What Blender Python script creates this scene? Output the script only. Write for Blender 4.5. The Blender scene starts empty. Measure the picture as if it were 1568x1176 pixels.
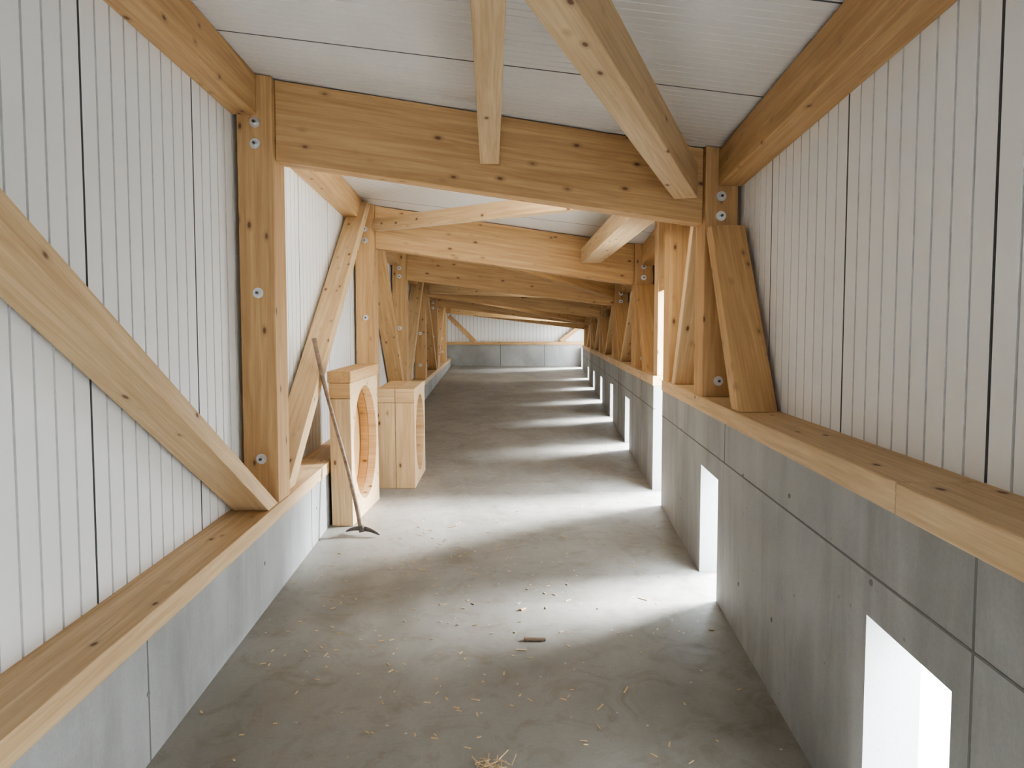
import bpy, bmesh, math, random
from mathutils import Vector, Matrix
random.seed(4)
S=bpy.context.scene
COL=S.collection
try:
    S.view_settings.view_transform='AgX'; S.view_settings.look='AgX - Medium High Contrast'
except Exception as ex: print(ex)

# ------------------------------------------------------------------ layout
def xL(y): return -1.26-.0257*y
def xR(y): return .959+.0496*y
WALL=.23
def wL(y): return xL(y)-WALL
def wR(y): return xR(y)+WALL
def zf(y): return .0396*y
def sL(y): return .59+.0235*y      # top of left sill
def sR(y): return 1.235+.0125*y    # top of right sill
RK=[(-8,3.24),(0,3.19),(4.35,3.153),(7.95,3.085),(10.8,2.95),(13.8,2.84),(16.8,2.75),(19.8,2.68),(24,2.62)]
def R(y):
    for (a,za),(b,zb) in zip(RK,RK[1:]):
        if y<=b: return za+(zb-za)*(y-a)/(b-a)
    return RK[-1][1]
def roof(x,y): return R(y)-.12*(x-xL(y))
Y0=-6.0; YE=21.9
FL=[4.3,7.92,10.8,13.8,16.8,19.8]
FR=[4.6,8.3,10.9,13.8,16.8,19.8]
SLOTS=[-5.2,-2.85,-.45,1.94,4.36,8.95,11.2,13.4,15.6,17.8]
DOOR=(6.2,6.72)
ENDO=(20.9,21.5)

# ------------------------------------------------------------------ materials
def newmat(n):
    m=bpy.data.materials.new(n); m.use_nodes=True
    nt=m.node_tree; return m,nt,nt.nodes['Principled BSDF']
def ramp(nt,fac,stops):
    r=nt.nodes.new('ShaderNodeValToRGB')
    e=r.color_ramp.elements
    e[0].position=stops[0][0]; e[0].color=(*stops[0][1],1)
    e[1].position=stops[-1][0]; e[1].color=(*stops[-1][1],1)
    for p,c in stops[1:-1]:
        k=e.new(p); k.color=(*c,1)
    nt.links.new(fac,r.inputs[0]); return r.outputs[0]
def mixc(nt,f,a,b,mode='MIX'):
    m=nt.nodes.new('ShaderNodeMix'); m.data_type='RGBA'; m.blend_type=mode
    for s,v in ((m.inputs[0],f),(m.inputs[6],a),(m.inputs[7],b)):
        if hasattr(v,'is_linked'): nt.links.new(v,s)
        else: s.default_value=v if isinstance(v,float) else (*v,1)
    return m.outputs[2]
def noise(nt,vec,scale,detail=4,rough=.5,dist=0):
    n=nt.nodes.new('ShaderNodeTexNoise'); n.inputs['Scale'].default_value=scale
    n.inputs['Detail'].default_value=detail; n.inputs['Roughness'].default_value=rough
    n.inputs['Distortion'].default_value=dist
    nt.links.new(vec,n.inputs['Vector']); return n.outputs['Fac']
def mapping(nt,vec,scale):
    m=nt.nodes.new('ShaderNodeMapping'); m.inputs['Scale'].default_value=scale
    nt.links.new(vec,m.inputs['Vector']); return m.outputs[0]
def bump(nt,h,b,strength,dist=.01):
    n=nt.nodes.new('ShaderNodeBump'); n.inputs['Strength'].default_value=strength
    n.inputs['Distance'].default_value=dist
    nt.links.new(h,n.inputs['Height']); nt.links.new(n.outputs[0],b.inputs['Normal'])

def wood_mat(name,dark,light,knot=(.16,.07,.03),rough=.6):
    m,nt,b=newmat(name)
    tc=nt.nodes.new('ShaderNodeTexCoord'); oi=nt.nodes.new('ShaderNodeObjectInfo')
    mul=nt.nodes.new('ShaderNodeMath'); mul.operation='MULTIPLY'; mul.inputs[1].default_value=37.
    nt.links.new(oi.outputs['Random'],mul.inputs[0])
    cmb=nt.nodes.new('ShaderNodeCombineXYZ')
    for i in range(3): nt.links.new(mul.outputs[0],cmb.inputs[i])
    add=nt.nodes.new('ShaderNodeVectorMath'); add.operation='ADD'
    nt.links.new(tc.outputs['Object'],add.inputs[0]); nt.links.new(cmb.outputs[0],add.inputs[1])
    v=add.outputs[0]
    g=noise(nt,mapping(nt,v,(1.0,22,22)),1.3,5,.6,.6)
    g2=noise(nt,mapping(nt,v,(3.0,120,120)),1.,3,.6)
    big=noise(nt,mapping(nt,v,(.5,3,3)),1.,2)
    mid=tuple((a+c)/2 for a,c in zip(dark,light))
    c=ramp(nt,g,[(.3,dark),(.5,mid),(.68,light)])
    c2=ramp(nt,g2,[(.3,(.70,.63,.55)),(.7,(1,1,1))])
    c=mixc(nt,.55,c,c2,'MULTIPLY')
    c3=ramp(nt,big,[(.3,(.80,.73,.64)),(.7,(1.0,1.0,1.0))])
    c=mixc(nt,.6,c,c3,'MULTIPLY')
    c4=ramp(nt,oi.outputs['Random'],[(0,(.86,.83,.78)),(1,(1,1,1))])
    c=mixc(nt,.8,c,c4,'MULTIPLY')
    vo=nt.nodes.new('ShaderNodeTexVoronoi'); vo.inputs['Scale'].default_value=1.
    nt.links.new(mapping(nt,v,(4.6,9,9)),vo.inputs['Vector'])
    ring=ramp(nt,vo.outputs['Distance'],[(.09,(1,1,1)),(.22,(0,0,0))])
    c=mixc(nt,ring,c,tuple(x*.74 for x in dark))
    kn=ramp(nt,vo.outputs['Distance'],[(.06,(1,1,1)),(.11,(0,0,0))])
    c=mixc(nt,kn,c,knot)
    nt.links.new(c,b.inputs['Base Color']); b.inputs['Roughness'].default_value=rough
    bump(nt,g2,b,.15,.004)
    return m
WOOD=wood_mat('spruce_glulam',(.52,.32,.145),(.73,.49,.25))
WOODL=wood_mat('spruce_planed',(.61,.43,.24),(.82,.63,.40))
WOODD=wood_mat('old_handle_wood',(.17,.12,.085),(.32,.24,.17))

def conc_mat(name,c0,c1,warm,scale=1.,rough=.75,floor=False):
    m,nt,b=newmat(name)
    tc=nt.nodes.new('ShaderNodeTexCoord'); v=tc.outputs['Object']
    n1=noise(nt,v,1.6*scale,6,.6,.3)
    n2=noise(nt,v,14*scale,6,.65)
    n3=noise(nt,v,90,3,.6)
    c=ramp(nt,n1,[(.3,c0),(.7,c1)])
    c=mixc(nt,.35,c,ramp(nt,n2,[(.3,warm),(.7,c1)]))
    c=mixc(nt,.35,c,ramp(nt,n3,[(.3,(.75,.75,.75)),(.65,(1,1,1))]),'MULTIPLY')
    if floor:
        n4=noise(nt,v,4.2,7,.7,1.2)
        c=mixc(nt,.75,c,ramp(nt,n4,[(.35,(.74,.71,.65)),(.5,(1,1,1)),(.62,(1.0,1.0,1.0)),(.7,(.82,.80,.76))]),'MULTIPLY')
        n6=noise(nt,mapping(nt,v,(1,.45,1)),1.1,4,.6,.8)
        c=mixc(nt,.9,c,ramp(nt,n6,[(.35,(.78,.77,.75)),(.6,(1.04,1.04,1.04))]),'MULTIPLY')
    else:
        n5=noise(nt,mapping(nt,v,(1,2.2,.5)),1.4,5,.6,.5)
        c=mixc(nt,1.,c,ramp(nt,n5,[(.35,(.76,.76,.75)),(.55,(1,1,1)),(.7,(1.10,1.10,1.10))]),'MULTIPLY')
    vo=nt.nodes.new('ShaderNodeTexVoronoi'); vo.inputs['Scale'].default_value=9
    nt.links.new(v,vo.inputs['Vector'])
    sp=ramp(nt,vo.outputs['Distance'],[(.03,(1,1,1)),(.07,(0,0,0))])
    c=mixc(nt,sp,c,tuple(x*.7 for x in c0) if not floor else tuple(x*1.5 for x in c1))
    nt.links.new(c,b.inputs['Base Color'])
    r=ramp(nt,n2,[(.3,(rough-.12,)*3),(.7,(rough+.1,)*3)])
    nt.links.new(r,b.inputs['Roughness'])
    bump(nt,n2,b,.25,.006)
    return m
CONC=conc_mat('cast_concrete',(.27,.27,.262),(.39,.39,.38),(.31,.305,.285))
FLOOR=conc_mat('screed_floor',(.24,.224,.20),(.345,.33,.302),(.25,.226,.19),1.3,.52,True)

m,nt,b=newmat('white_sheet_panel')
tc=nt.nodes.new('ShaderNodeTexCoord')
n=noise(nt,tc.outputs['Object'],.8,3)
nt.links.new(ramp(nt,n,[(.3,(.88,.88,.87)),(.7,(.92,.92,.91))]),b.inputs['Base Color'])
b.inputs['Roughness'].default_value=.42; PANEL=m
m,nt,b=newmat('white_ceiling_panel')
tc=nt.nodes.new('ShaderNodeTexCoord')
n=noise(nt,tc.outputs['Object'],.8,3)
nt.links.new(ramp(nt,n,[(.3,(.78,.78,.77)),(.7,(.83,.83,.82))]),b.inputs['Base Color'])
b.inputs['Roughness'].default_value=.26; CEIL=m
def flat(name,c,rough=.6,metal=0.):
    m,nt,b=newmat(name)
    tc=nt.nodes.new('ShaderNodeTexCoord')
    n=noise(nt,tc.outputs['Object'],30,3)
    nt.links.new(ramp(nt,n,[(.3,tuple(x*.85 for x in c)),(.7,c)]),b.inputs['Base Color'])
    b.inputs['Roughness'].default_value=rough; b.inputs['Metallic'].default_value=metal
    return m
SEAM=flat('seam_dark',(.15,.15,.15))
GROOVE=flat('panel_groove',(.66,.66,.66),.5)
JOINTC=flat('formwork_joint',(.17,.165,.155),.9)
STEEL=flat('zinc_steel',(.72,.73,.75),.3,.7)
IRON=flat('rusty_iron',(.13,.11,.10),.55,.7)
GROUND=flat('outdoor_gravel',(.62,.62,.60),.9)
SHAV=flat('wood_shaving',(.62,.45,.26),.8)

# ------------------------------------------------------------------ helpers
def empty(name,loc=(0,0,0)):
    e=bpy.data.objects.new(name,None); e.location=loc; COL.objects.link(e); return e
def obj(name,verts,faces,mats,parent=None,idx=None,smooth=False):
    me=bpy.data.meshes.new(name); me.from_pydata([tuple(v) for v in verts],[],faces)
    for mm in (mats if isinstance(mats,list) else [mats]): me.materials.append(mm)
    if idx: 
        for p,i in zip(me.polygons,idx): p.material_index=i
    if smooth:
        for p in me.polygons: p.use_smooth=True
    o=bpy.data.objects.new(name,me); COL.objects.link(o)
    if parent: o.parent=parent
    return o
def fixn(o):
    bm=bmesh.new(); bm.from_mesh(o.data); bmesh.ops.recalc_face_normals(bm,faces=bm.faces); bm.to_mesh(o.data); bm.free()
QF=[(0,1,2,3),(7,6,5,4),(0,4,5,1),(1,5,6,2),(2,6,7,3),(3,7,4,0)]
class MB:
    def __init__(s): s.v=[];s.f=[];s.i=[]
    def prism(s,p,mi=0):
        n=len(s.v); s.v+=list(p); s.f+=[tuple(n+k for k in q) for q in QF]; s.i+=[mi]*6
    def quad(s,p,mi=0):
        n=len(s.v); s.v+=list(p); s.f.append((n,n+1,n+2,n+3)); s.i.append(mi)
    def make(s,name,mats,parent=None,norm=True):
        o=obj(name,s.v,s.f,mats,parent,s.i)
        if norm: fixn(o)
        return o
def timber(name,pts,axis,parent,mat=WOOD,bev=.004):
    """8-point timber (4 at one end, 4 at the other) stored in a local frame with X along the grain"""
    c=sum((Vector(p) for p in pts),Vector())/8
    ax=Vector(axis).normalized(); up=Vector((0,0,1))
    if abs(ax.dot(up))>.97: up=Vector((0,1,0))
    ya=up.cross(ax).normalized(); za=ax.cross(ya)
    M=Matrix((ax,ya,za)).transposed()
    o=obj(name,[M.inverted()@(Vector(p)-c) for p in pts],QF,mat,parent)
    fixn(o)
    o.matrix_world=Matrix.Translation(c)@M.to_4x4()
    if bev:
        b=o.modifiers.new('b','BEVEL'); b.width=bev; b.segments=2
    return o
def strut(name,p0,p1,w,h,parent,mat=WOOD):
    p0=Vector(p0);p1=Vector(p1);d=(p1-p0).normalized()
    s=d.cross(Vector((0,0,1))).normalized()*w/2; u=s.cross(d).normalized()*h/2
    if u.z<0:u=-u
    pts=[p-s*a+u*b for p in(p0,p1) for a,b in((1,-1),(-1,-1),(-1,1),(1,1))]
    return timber(name,pts,d,parent,mat)
def walldiag(name,xa,xb,yb,yt,t,zb,zt,parent,mat=WOOD):
    """brace lying in a wall plane, horizontal cut ends; xa/xb functions of y for its two faces"""
    pts=[]
    for y,zz in((yb,zb),(yt,zt)):
        a,b_=y-t/2,y+t/2
        pts+=[Vector((xa(a),a,zz(a))),Vector((xb(a),a,zz(a))),Vector((xb(b_),b_,zz(b_))),Vector((xa(b_),b_,zz(b_)))]
    return timber(name,pts,(0,yt-yb,zt(yt)-zb(yb)),parent,mat)
def longbox(mb,xa,xb,ya,yb,za,zb,mi=0):
    p=[]
    for y in(ya,yb): p+=[(xa(y),y,za(y)),(xb(y),y,za(y)),(xb(y),y,zb(y)),(xa(y),y,zb(y))]
    mb.prism(p,mi)
def off(f,d): return lambda y:f(y)+d

# ------------------------------------------------------------------ floor / ground
mb=MB(); longbox(mb,off(xL,-.3),off(xR,.17),Y0,YE+.3,off(zf,-.25),zf); mb.make('floor',FLOOR)
mb=MB(); mb.prism([(-60,-50,-.95),(60,-50,-.95),(60,-50,-.75),(-60,-50,-.75),(-60,80,-.95),(60,80,-.95),(60,80,-.75),(-60,80,-.75)])
mb.make('outdoor_ground',GROUND)

# ------------------------------------------------------------------ concrete plinths
TH=.17
WRt=empty('wall_right'); WLf=empty('wall_left')
ct=off(sR,-.09)
def slot_top(y): return min(1.65-.865+.018*y, .975+.004*y) if y<11 else 1.65-.68+.004*(y-11)
ops=[(c-.235,c+.235,'s') for c in SLOTS]+[(DOOR[0],DOOR[1],'d'),(ENDO[0],ENDO[1],'d')]
ops.sort()
mb=MB(); y=Y0
for a,b_,k in ops:
    longbox(mb,xR,off(xR,TH),y,a,off(zf,-.2),ct)
    if k=='s': longbox(mb,xR,off(xR,TH),a,b_,slot_top,ct)
    y=b_
longbox(mb,xR,off(xR,TH),y,YE+.2,off(zf,-.2),ct)
# formwork joints (thin recessed-looking mortar lines)
def jz(y): return .90+.014*y+.02
for a,b_ in [(Y0,DOOR[0]),(DOOR[1],ENDO[0])]:
    longbox(mb,off(xR,-.0015),off(xR,.02),a,b_,jz,off(jz,.007),1)
for yy in (-.9,1.62,3.98,7.6,10.1,12.5,14.8):
    longbox(mb,off(xR,-.0015),off(xR,.02),yy,yy+.008,(lambda y:zf(y) if yy!=3.98 else jz(y)),ct,1)
concR=mb.make('concrete_base',[CONC,JOINTC],WRt)
mb=MB(); cl=off(sL,-.09)
longbox(mb,off(xL,-.2),xL,Y0,YE+.2,off(zf,-.2),cl)
for yy in (.2,2.62,5.05,7.4,9.8,12.2,14.6): longbox(mb,off(xL,-.02),off(xL,.0015),yy,yy+.008,zf,cl,1)
concL=mb.make('concrete_base',[CONC,JOINTC],WLf)
def disc(name,c,nrm,r,t,mat,parent,n=16):
    bm=bmesh.new(); bmesh.ops.create_cone(bm,cap_ends=True,segments=n,radius1=r,radius2=r,depth=t)
    me=bpy.data.meshes.new(name); bm.to_mesh(me); bm.free(); me.materials.append(mat)
    o=bpy.data.objects.new(name,me); COL.objects.link(o); o.parent=parent
    o.matrix_world=Matrix.Translation(Vector(c))@Vector(nrm).to_track_quat('Z','Y').to_matrix().to_4x4()
    return o
for yy,zz in((2.62,.36),(4.0,.42),(5.2,.45),(1.4,.33)):
    disc('tie_hole',(xL(yy),yy,zz),(1,0,0),.011,.004,SEAM,WLf)
for yy,zz in((2.15,.93),(3.6,.98),(3.1,.45),(5.3,1.0),(5.3,.5),(2.9,1.03),(3.65,.42),(7.7,1.05)):
    disc('tie_hole',(xR(yy),yy,zz),(1,0,0),.010,.004,SEAM,WRt)

# ------------------------------------------------------------------ ribbed cladding
def cladding(name,xf,sgn,zb,zt,ya,yb,joint0,parent,skips=()):
    j=joint0
    while j>ya: j-=1.0
    y=ya
    seg=[]
    while j<yb:
        for k in range(0,9):
            g=j+k*1.0/9
            if g<=ya+.02 or g>=yb-.03: continue
            if k==0: seg.append((g,.014,.016,2))
            else: seg.append((g,.013,.008,1))
        j+=1.0
    mb=MB(); y=ya
    def strip(y1,o1,y2,o2,mi):
        for a,b_,ztop in skips:
            if y1>=a-.001 and y2<=b_+.001:
                if ztop is None: return
                p=[(xf(y1)+sgn*o1,y1,ztop),(xf(y2)+sgn*o2,y2,ztop),(xf(y2)+sgn*o2,y2,zt(y2)),(xf(y1)+sgn*o1,y1,zt(y1))]
                mb.quad(p,mi); return
        p=[(xf(y1)+sgn*o1,y1,zb(y1)),(xf(y2)+sgn*o2,y2,zb(y2)),(xf(y2)+sgn*o2,y2,zt(y2)),(xf(y1)+sgn*o1,y1,zt(y1))]
        mb.quad(p,mi)
    cuts=sorted([c for s in skips for c in s[:2]])
    def flatrun(a,b_):
        c=a
        for q in sorted(cuts):
            if a<q<b_: strip(c,0,q,0,0); c=q
        strip(c,0,b_,0,0)
    for g,w,d,mi in seg:
        if any(g-.001<c<g+w+.001 for c in cuts): continue
        flatrun(y,g)
        strip(g,0,g+w*.25,d,mi); strip(g+w*.25,d,g+w*.75,d,mi); strip(g+w*.75,d,g+w,0,mi)
        y=g+w
    flatrun(y,yb)
    return mb.make(name,[PANEL,GROOVE,SEAM],parent,norm=False)
def rtop(xf): return lambda y: roof(xf(y),y)+.03
cladding('panel_cladding',wL,-1,off(sL,-.05),rtop(wL),Y0,YE+.1,2.72,WLf)
cladding('panel_cladding',wR,1,off(sR,-.05),rtop(wR),Y0,YE+.1,1.98,WRt,[(DOOR[0],DOOR[1],2.1),(ENDO[0],ENDO[1],2.15)])

# ------------------------------------------------------------------ ceiling
mb=MB()
j=3.72-.98*11; lines=[]
while j<YE+.3:
    for k in range(16):
        g=j+k*.98/16
        if Y0-.25<g<YE+.2: lines.append((g,.008 if k else .012,.0035 if k else .02,0 if k else 2))
    j+=.98
XC0=lambda y:wL(y)-.15
XC1=lambda y:wR(y)+.15
def cstrip(y1,o1,y2,o2,mi):
    mb.quad([(XC0(y1),y1,roof(XC0(y1),y1)+o1),(XC1(y1),y1,roof(XC1(y1),y1)+o1),(XC1(y2),y2,roof(XC1(y2),y2)+o2),(XC0(y2),y2,roof(XC0(y2),y2)+o2)],mi)
y=Y0-.3
for g,w,d,mi in lines:
    cstrip(y,0,g,0,0); cstrip(g,0,g+w*.3,d,mi); cstrip(g+w*.3,d,g+w*.7,d,mi); cstrip(g+w*.7,d,g+w,0,mi); y=g+w
cstrip(y,0,YE+.4,0,0)
for a,b_ in zip([Y0-.3]+[k[0] for k in RK[1:-1]],[k[0] for k in RK[1:-1]]+[YE+.4]):
    p=[]
    for yy in(a,b_): p+=[(XC0(yy),yy,roof(XC0(yy),yy)+.03),(XC1(yy),yy,roof(XC1(yy),yy)+.03),(XC1(yy),yy,roof(XC1(yy),yy)+.15),(XC0(yy),yy,roof(XC0(yy),yy)+.15)]
    mb.prism(p)
mb.make('ceiling',[CEIL,GROOVE,SEAM],None,norm=False)

# ------------------------------------------------------------------ unseen back wall with a gap, added to cut daylight from behind the viewer
mb=MB()
def bx(x0,x1,z0,z1,mi=0): mb.prism([(x0,Y0-.02,z0),(x1,Y0-.02,z0),(x1,Y0-.02,z1),(x0,Y0-.02,z1),(x0,Y0-.14,z0),(x1,Y0-.14,z0),(x1,Y0-.14,z1),(x0,Y0-.14,z1)],mi)
bx(-1.6,-.55,-.45,3.3); bx(.35,1.1,-.45,3.1); bx(-.55,.35,1.9,3.2)
mb.make('rear_light_baffle',[PANEL],None)

# ------------------------------------------------------------------ far wall
WF=empty('wall_far')
mb=MB(); xa,xb=xL(YE)-.3,xR(YE)+.3
zc=1.50
mb.prism([(xa,YE,zf(YE)-.2),(xb,YE,zf(YE)-.2),(xb,YE,zc),(xa,YE,zc),(xa,YE+.2,zf(YE)-.2),(xb,YE+.2,zf(YE)-.2),(xb,YE+.2,zc),(xa,YE+.2,zc)])
for xx in (-.35,.95): mb.prism([(xx,YE-.002,zf(YE)),(xx+.02,YE-.002,zf(YE)),(xx+.02,YE-.002,zc),(xx,YE-.002,zc),(xx,YE+.01,zf(YE)),(xx+.02,YE+.01,zf(YE)),(xx+.02,YE+.01,zc),(xx,YE+.01,zc)],1)
mb.make('concrete_base',[CONC,JOINTC],WF)
mb=MB(); x=xa; n=0
while x<xb:
    x2=min(x+.11,xb); g=.016
    mb.quad([(x,YE+.1,zc),(x2-g,YE+.1,zc),(x2-g,YE+.1,3),(x,YE+.1,3)],0)
    mb.quad([(x2-g,YE+.1,zc),(x2,YE+.1,zc),(x2,YE+.1,3),(x2-g,YE+.1,3)],1); x=x2
mb.make('panel_cladding',[PANEL,GROOVE],WF,norm=False)
strut('sill_plank',(xa,YE+.05,zc+.045),(xb,YE+.05,zc+.045),.2,.09,WF,WOOD)
strut('corner_brace',(xL(YE)-.05,YE+.03,2.35),(xL(YE)+.72,YE+.03,zc+.1),.1,.12,WF)
strut('corner_brace',(xR(YE)+.05,YE+.03,2.1),(xR(YE)-.6,YE+.03,zc+.1),.1,.12,WF)
strut('top_plate',(xa,YE+.03,roof(xa,YE)-.12),(xb,YE+.03,roof(xb,YE)-.12),.12,.2,WF)

# ------------------------------------------------------------------ sills
def sill(name,xa,xb,ya,yb,top,mat=WOODL):
    p=[]
    for y in(ya,yb): p+=[Vector((xa(y),y,top(y)-.09)),Vector((xb(y),y,top(y)-.09)),Vector((xb(y),y,top(y))),Vector((xa(y),y,top(y)))]
    return timber(name,p,p[4]-p[0],None,mat,.005)
sill('sill_plank',off(xL,-.27),off(xL,.008),Y0,5.7,sL)
sill('sill_plank',off(xL,-.27),off(xL,.008),5.703,13.0,sL)
sill('sill_plank',off(xL,-.27),off(xL,.008),13.003,YE,sL)
sill('sill_plank',off(xR,-.008),off(xR,.27),Y0,2.0,sR)
sill('sill_plank',off(xR,-.008),off(xR,.27),2.003,DOOR[0],sR)
sill('sill_plank',off(xR,-.008),off(xR,.27),DOOR[1],13.0,sR)
sill('sill_plank',off(xR,-.008),off(xR,.27),13.003,ENDO[0],sR)

# ------------------------------------------------------------------ eave beams
def eave(xf,s,wd,h,ya,yb):
    p=[]
    for y in(ya,yb):
        x0=xf(y); x1=xf(y)+s*wd; t=min(roof(x0,y),roof(x1,y))-.003
        p+=[Vector((x0,y,t-h)),Vector((x1,y,t-h)),Vector((x1,y,t)),Vector((x0,y,t))]
    timber('eave_beam',p,p[4]-p[0],None,WOOD,.006)
def eaves(fr,xf,s,wd,h):
    e=[Y0]+fr+[YE]
    for i in range(len(e)-1):
        a=e[i]+(.225 if i else 0); b_=e[i+1]-.005
        ks=[a]+[k[0] for k in RK if a+.3<k[0]<b_-.3]+[b_]
        for p,q in zip(ks,ks[1:]): eave(xf,s,wd,h,p,q)
eaves(FL,wL,1,.14,.23); eaves(FR,wR,-1,.15,.22)

# ------------------------------------------------------------------ portal frames
BH=[.46,.45,.42,.38,.34,.30]
def post(name,xa,xb,ya,yb,zb,parent,zt=None,mat=WOOD):
    top=lambda x,y:(zt if zt else roof(x,y)-.004)
    p=[Vector((x,y,zb(y))) for x,y in((xa,ya),(xb,ya),(xb,yb),(xa,yb))]+[Vector((x,y,top(x,y))) for x,y in((xa,ya),(xb,ya),(xb,yb),(xa,yb))]
    return timber(name,p,(0,0,1),parent,mat)
def bolt(c,parent):
    disc('washer',c,(0,-1,0),.030,.006,STEEL,parent,24)
    disc('bolt_nut',(c[0],c[1]-.010,c[2]),(0,-1,0),.016,.016,STEEL,parent,6)
    disc('bolt_shank',(c[0],c[1]-.018,c[2]),(0,-1,0),.008,.02,IRON,parent,10)
FE=[]
for i,(a,b_) in enumerate(zip(FL,FR)):
    E=empty('timber_portal_frame'); FE.append(E)
    post('post_left',xL(a)-.205,xL(a)-.002,a,a+.22,sL,E)
    post('post_right',xR(b_)+.002,xR(b_)+.205,b_,b_+.22,sR,E)
    h=BH[i]; xa,xb=xL(a),xR(b_); ya,yb=a+.05,b_+.05; t=.15
    za,zb=roof(xa,a+.1)-.006,roof(xb,b_+.1)-.006
    p=[Vector((xa,ya,za-h)),Vector((xa,ya+t,za-h)),Vector((xa,ya+t,za)),Vector((xa,ya,za)),
       Vector((xb,yb,zb-h)),Vector((xb,yb+t,zb-h)),Vector((xb,yb+t,zb)),Vector((xb,yb,zb))]
    timber('tie_beam',p,p[4]-p[0],E)
    dz=roof(xL(a),a)-roof(xL(4.3),4.3)
    for z in (2.89+dz,2.77+dz,1.92+dz/2,sL(a)+.26): bolt((xL(a)-.10,a-.003,z),E)
    for z in (2.53+dz,2.41+dz,sR(b_)+.10): bolt((xR(b_)+.10,b_-.003,z),E)

# wall braces left
bl=lambda y:sL(y)+.001
xi=off(xL,-.004); xo=off(xL,-.205)
walldiag('wall_brace',xi,xo,4.20,.06,.18,bl,lambda y:3.05,None,WOODL)
up=True
for i in range(len(FL)-1):
    a=FL[i]+.24; b_=FL[i+1]-.02
    yb,yt=(a+.12,b_-.11) if up else (b_-.12,a+.11)
    walldiag('wall_brace',off(xL,-.03 if i==0 else -.004),xo,yb,yt,.20,bl,lambda y:roof(xL(y),y)-.02,None,WOODL if i%2==0 else WOOD)
    up=not up
# wall braces right (steep knees in front of each post)
xi=off(xR,.004); xo=off(xR,.205); br=lambda y:sR(y)+.001
for i,b_ in enumerate(FR):
    tz=2.33-.075*i
    walldiag('knee_brace',xi,xo,b_-.80+.02*i,b_-.09,.15,br,lambda y,tz=tz:tz,FE[i],WOOD)
walldiag('wall_brace',xi,xo,5.72,4.95,.12,br,lambda y:2.55,FE[0],WOODL)
for i,(a,b_) in enumerate(((8.62,9.9),(11.24,12.7),(14.14,15.6),(17.14,18.6))):
    walldiag('wall_brace',xi,xo,b_,a,.13,br,lambda y:2.2,FE[i+1],WOODL)
E=empty('opening_frame')
post('jamb_post',xR(5.95)+.002,xR(5.95)+.205,5.92,6.14,sR,E)
post('jamb_post',xR(6.8)+.03,xR(6.8)+.225,DOOR[1]+.02,DOOR[1]+.2,sR,E,None,WOODL)
p0=(xR(6.2)+.12,6.14,2.14);p1=(xR(6.74)+.12,6.74,2.14)
strut('lintel',p0,p1,.16,.12,E)

# ------------------------------------------------------------------ roof struts
def rp(x,y,d): return (x,y,roof(x,y)-d)
strut('roof_strut',rp(.05,-2,.24),rp(-.13,4.34,.24),.11,.2,None,WOODL)
strut('roof_strut',rp(-.80,0,.26),rp(1.06,4.56,.25),.14,.2,None,WOODL)
strut('roof_strut',rp(-1.43,7.9,.22),rp(1.1,4.86,.22),.10,.13,None,WOODL)
strut('roof_strut',rp(1.0,4.8,.22),rp(.87,8.2,.22),.22,.16,None,WOODL)
strut('roof_strut',rp(-.9,8.15,.25),rp(1.45,10.85,.25),.12,.16,None,WOOD)
strut('roof_strut',rp(-1.5,13.75,.25),rp(1.4,11.2,.25),.12,.16,None,WOODL)
strut('roof_strut',rp(-1.5,14.1,.25),rp(1.6,16.75,.25),.12,.16,None,WOOD)
strut('roof_strut',rp(-1.6,19.75,.25),rp(1.7,17.1,.25),.12,.16,None,WOODL)

# ------------------------------------------------------------------ timber blocks with round opening
def holed(name,W,L,H,rz,ry,cz,parent,mat):
    """panel in YZ plane, thickness W in x, with elliptical hole"""
    N=64; angs=set(2*math.pi*k/N for k in range(N))
    for sy,sz in((1,1),(-1,1),(-1,-1),(1,-1)):
        angs.add(math.atan2(sz*(H/2)-cz, sy*L/2)%(2*math.pi))
    angs=sorted(angs); v=[];f=[]
    n=len(angs)
    for x in(0,W):
        for a in angs:
            c,s=math.cos(a),math.sin(a)
            t=min([k for k in ((L/2/abs(c)) if abs(c)>1e-6 else 1e9, ((H/2-cz)/s) if s>1e-6 else 1e9, ((-H/2-cz)/s) if s<-1e-6 else 1e9)])
            v.append((x,t*c,cz+t*s))
        for a in angs:
            v.append((x,ry*math.cos(a),cz+rz*math.sin(a)))
    m2=2*n
    for k in range(n):
        q=(k+1)%n
        f.append((k,q,n+q,n+k)); f.append((m2+k,m2+n+k,m2+n+q,m2+q))
        f.append((n+k,n+q,m2+n+q,m2+n+k)); f.append((k,m2+k,m2+q,q))
    o=obj(name,v,f,mat,parent); fixn(o)
    return o
def boxpts(a,b_,axis='y'):
    if axis=='z': return [Vector((x,y,z)) for z in(a[2],b_[2]) for x,y in((a[0],a[1]),(b_[0],a[1]),(b_[0],b_[1]),(a[0],b_[1]))]
    return [Vector(q) for q in((a[0],a[1],a[2]),(b_[0],a[1],a[2]),(b_[0],a[1],b_[2]),(a[0],a[1],b_[2]),(a[0],b_[1],a[2]),(b_[0],b_[1],a[2]),(b_[0],b_[1],b_[2]),(a[0],b_[1],b_[2]))]
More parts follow.
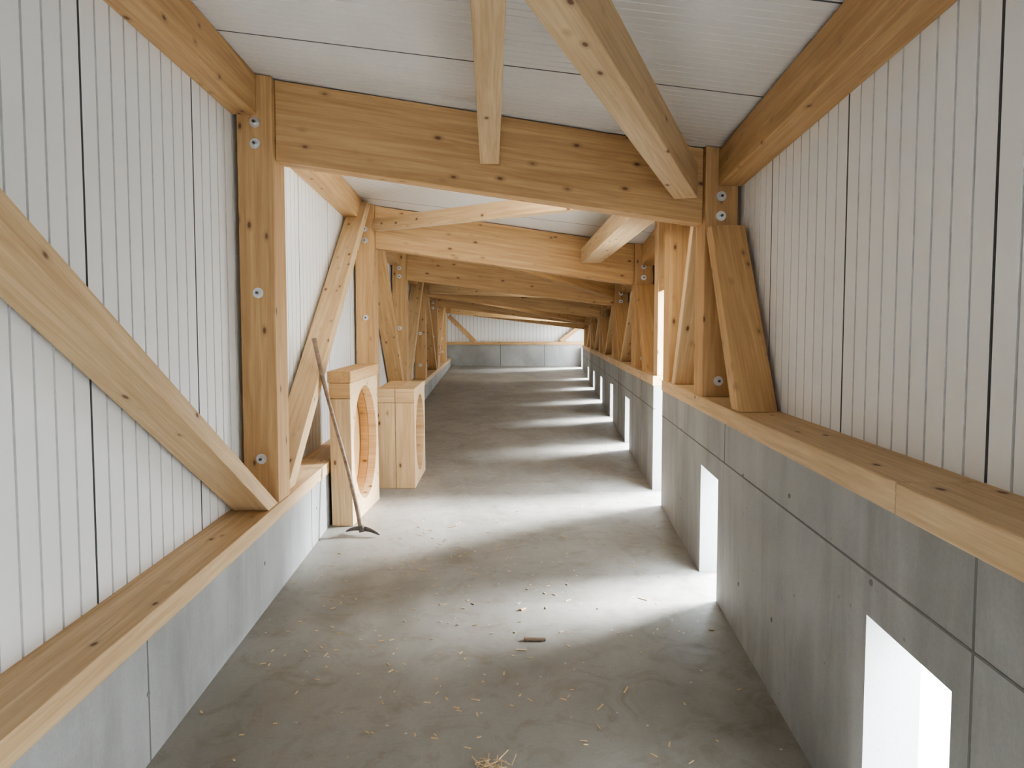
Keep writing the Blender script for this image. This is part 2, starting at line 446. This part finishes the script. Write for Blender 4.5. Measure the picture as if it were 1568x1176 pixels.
def block(x0,x1,yF,L,H,rz,ry,cz,rot,planks):
    E=empty('timber_block_with_round_hole',(x1,yF,0))
    zb=zf(yF)+.002
    E.rotation_euler=(math.atan(.0396),0,rot); E.location=(x1,yF,zb)
    W=x1-x0; bk=.02; w=(W-bk)/planks
    timber('back_board',boxpts((-W,0,0),(-W+bk-.002,L,H),'z'),(0,0,1),E,WOOD,.001)
    for k in range(planks):
        o=holed('lamella',w-.002,L,H-.0,rz,ry,cz,E,WOODL if k else WOOD)
        o.location=(-W+bk+k*w,L/2,H/2)
        b=o.modifiers.new('b','BEVEL'); b.width=.003; b.limit_method='ANGLE'
    return E,W
E,W=block(-1.38,-1.215,5.60,.80,1.10,.46,.345,.03,-.07,2)
timber('top_board',boxpts((-W-.008,-.02,1.102),(.006,.82,1.19)),(0,1,0),E,WOOD)
timber('front_board',boxpts((-W,-.02,0),(0,-.001,.98),'z'),(0,0,1),E,WOODL)
timber('front_board',boxpts((-W,-.02,.985),(0,-.001,1.1),'z'),(1,0,0),E,WOOD)
E,W=block(-1.238,-.895,6.80,.78,.93,.37,.32,0,-.0,2)
for a,b_ in((-W,-W*.53),(-W*.52,0)):
    for z0,z1,ax in((0,.80,(0,0,1)),(.803,.93,(1,0,0))):
        timber('front_board',boxpts((a,-.02,z0),(b_,-.001,z1),'z'),ax,E,WOODL)

# ------------------------------------------------------------------ pickaxe
def tube(name,pts,rad,mat,parent,n=12,flatz=1.):
    v=[];f=[]; P=[Vector(p) for p in pts]
    for i,p in enumerate(P):
        d=(P[min(i+1,len(P)-1)]-P[max(i-1,0)]).normalized()
        s=d.cross(Vector((0,1,.1))).normalized(); u=s.cross(d)
        for k in range(n):
            a=2*math.pi*k/n; v.append(p+s*math.cos(a)*rad[i]+u*math.sin(a)*rad[i]*flatz)
    for i in range(len(P)-1):
        for k in range(n):
            q=(k+1)%n; f.append((i*n+k,i*n+q,(i+1)*n+q,(i+1)*n+k))
    f.append(tuple(range(n))[::-1]); f.append(tuple((len(P)-1)*n+k for k in range(n)))
    o=obj(name,v,f,mat,parent,smooth=True); fixn(o); return o
E=empty('pickaxe')
b0=Vector((-1.105,5.36,.235)); t0=Vector((-1.47,5.50,1.66))
pts=[];rad=[]
for k in range(25):
    t=k/24; p=b0.lerp(t0,t); p+=Vector((.010*math.sin(t*6),0,0)); pts.append(p)
    rad.append(.018-.004*math.sin(t*math.pi)+(.003 if t<.08 else 0))
tube('handle',pts,rad,WOODD,E)
pts=[];rad=[]
for k in range(17):
    t=k/16*2-1
    pts.append(Vector((-1.10+.135*t,5.36-.05*t,.262-.035*t*t+.0)))
    rad.append(.017*(1-abs(t))**.6+.004)
tube('pick_head',pts,rad,IRON,E,8,.8)
disc('socket',(-1.103,5.36,.262),(t0-b0),.026,.045,IRON,E,16)

# ------------------------------------------------------------------ debris
def scrap(c,l,w,h,a,name='wood_scrap',mat=WOOD):
    d=Vector((math.cos(a),math.sin(a),0)); s=Vector((-d.y,d.x,0)); c=Vector(c)
    p=[c+d*i+s*j+Vector((0,0,k)) for i,w_ in((-l/2,w),(l/2,w*.6)) for j,k in((-w_/2,0),(w_/2,0),(w_/2,h),(-w_/2,h))]
    return timber(name,p,d,None,mat,.002)
scrap((.115,3.62,zf(3.62)+.001),.11,.022,.012,-.05,'wood_scrap',WOODD)
scrap((.06,4.0,zf(4)+.001),.04,.02,.008,.8)
mb=MB()
for k in range(380):
    if k<180: y=random.uniform(2.4,5.8); x=random.gauss(-.45,.4)
    else: y=random.uniform(2.2,9); x=random.uniform(xL(y)+.05,xR(y)-.1)
    if not(xL(y)+.04<x<xR(y)-.05): continue
    if y>5.1 and x<-.85: continue
    a=random.uniform(0,6.3); l=random.uniform(.004,.016)*(2 if random.random()<.08 else 1); w=random.uniform(.0015,.004)
    d=Vector((math.cos(a),math.sin(a),0)); s=Vector((-d.y,d.x,0)); c=Vector((x,y,zf(y)+.001))
    mb.prism([c+d*i+s*j+Vector((0,0,kk)) for i in(-l,l) for j,kk in((-w,0),(w,0),(w,.003),(-w,.003))])
for k in range(26):
    a=random.uniform(0,6.3); c=Vector((-.07+random.gauss(0,.03),2.58+random.gauss(0,.02),zf(2.6)+.003+random.random()*.02)); l=random.uniform(.015,.035); w=.0015
    d=Vector((math.cos(a),math.sin(a),random.uniform(-.3,.3))); s=Vector((-d.y,d.x,0))
    mb.prism([c+d*i+s*j+Vector((0,0,kk+.006)) for i in(-l,l) for j,kk in((-w,0),(w,0),(w,.003),(-w,.003))])
mb.make('wood_shavings',SHAV)

# ------------------------------------------------------------------ light + camera
w=bpy.data.worlds.new('world'); S.world=w; w.use_nodes=True
nt=w.node_tree; bg=nt.nodes['Background']
tc=nt.nodes.new('ShaderNodeTexCoord'); sep=nt.nodes.new('ShaderNodeSeparateXYZ')
nt.links.new(tc.outputs['Generated'],sep.inputs[0])
c=ramp(nt,sep.outputs[2],[(.0,(.94,.97,1.0)),(.6,(.78,.89,1.0))])
nt.links.new(c,bg.inputs[0]); bg.inputs[1].default_value=31.0

# hazy low sun behind thin cloud, shining in through the right-hand openings
sl=bpy.data.lights.new('hazy_sun','SUN'); sl.energy=72; sl.angle=math.radians(30); sl.color=(.90,.95,1)
so=bpy.data.objects.new('hazy_sun',sl); COL.objects.link(so); so.location=(12,6,8)
so.rotation_euler=Vector((-1,-.36,-.56)).to_track_quat('-Z','Y').to_euler()

def area(name,loc,rot,sx,sy,power,col):
    l=bpy.data.lights.new(name,'AREA'); l.shape='RECTANGLE'; l.size=sx; l.size_y=sy; l.energy=power; l.color=col
    o=bpy.data.objects.new(name,l); COL.objects.link(o); o.location=loc; o.rotation_euler=rot; return o
# added fill lamps hidden behind the tie beams, brightening the gallery ahead
for i,(a,b_) in enumerate(zip(FL,FR)):
    if i==5: continue
    ym=(a+b_)/2+.30; xm=(xL(a)+xR(b_))/2
    area('beam_fill',(xm,ym,roof(xm,ym)-.30),(math.radians(84),0,0),1.8,.2,[24,11,8,7,26][i],(1,.93,.80))

cd=bpy.data.cameras.new('camera'); cam=bpy.data.objects.new('camera',cd); COL.objects.link(cam)
cam.location=(0,0,1.65); cam.rotation_euler=(math.radians(90-3.44),0,0)
cd.sensor_width=36; cd.lens=1130/1568*36; cd.clip_start=.02
S.camera=cam
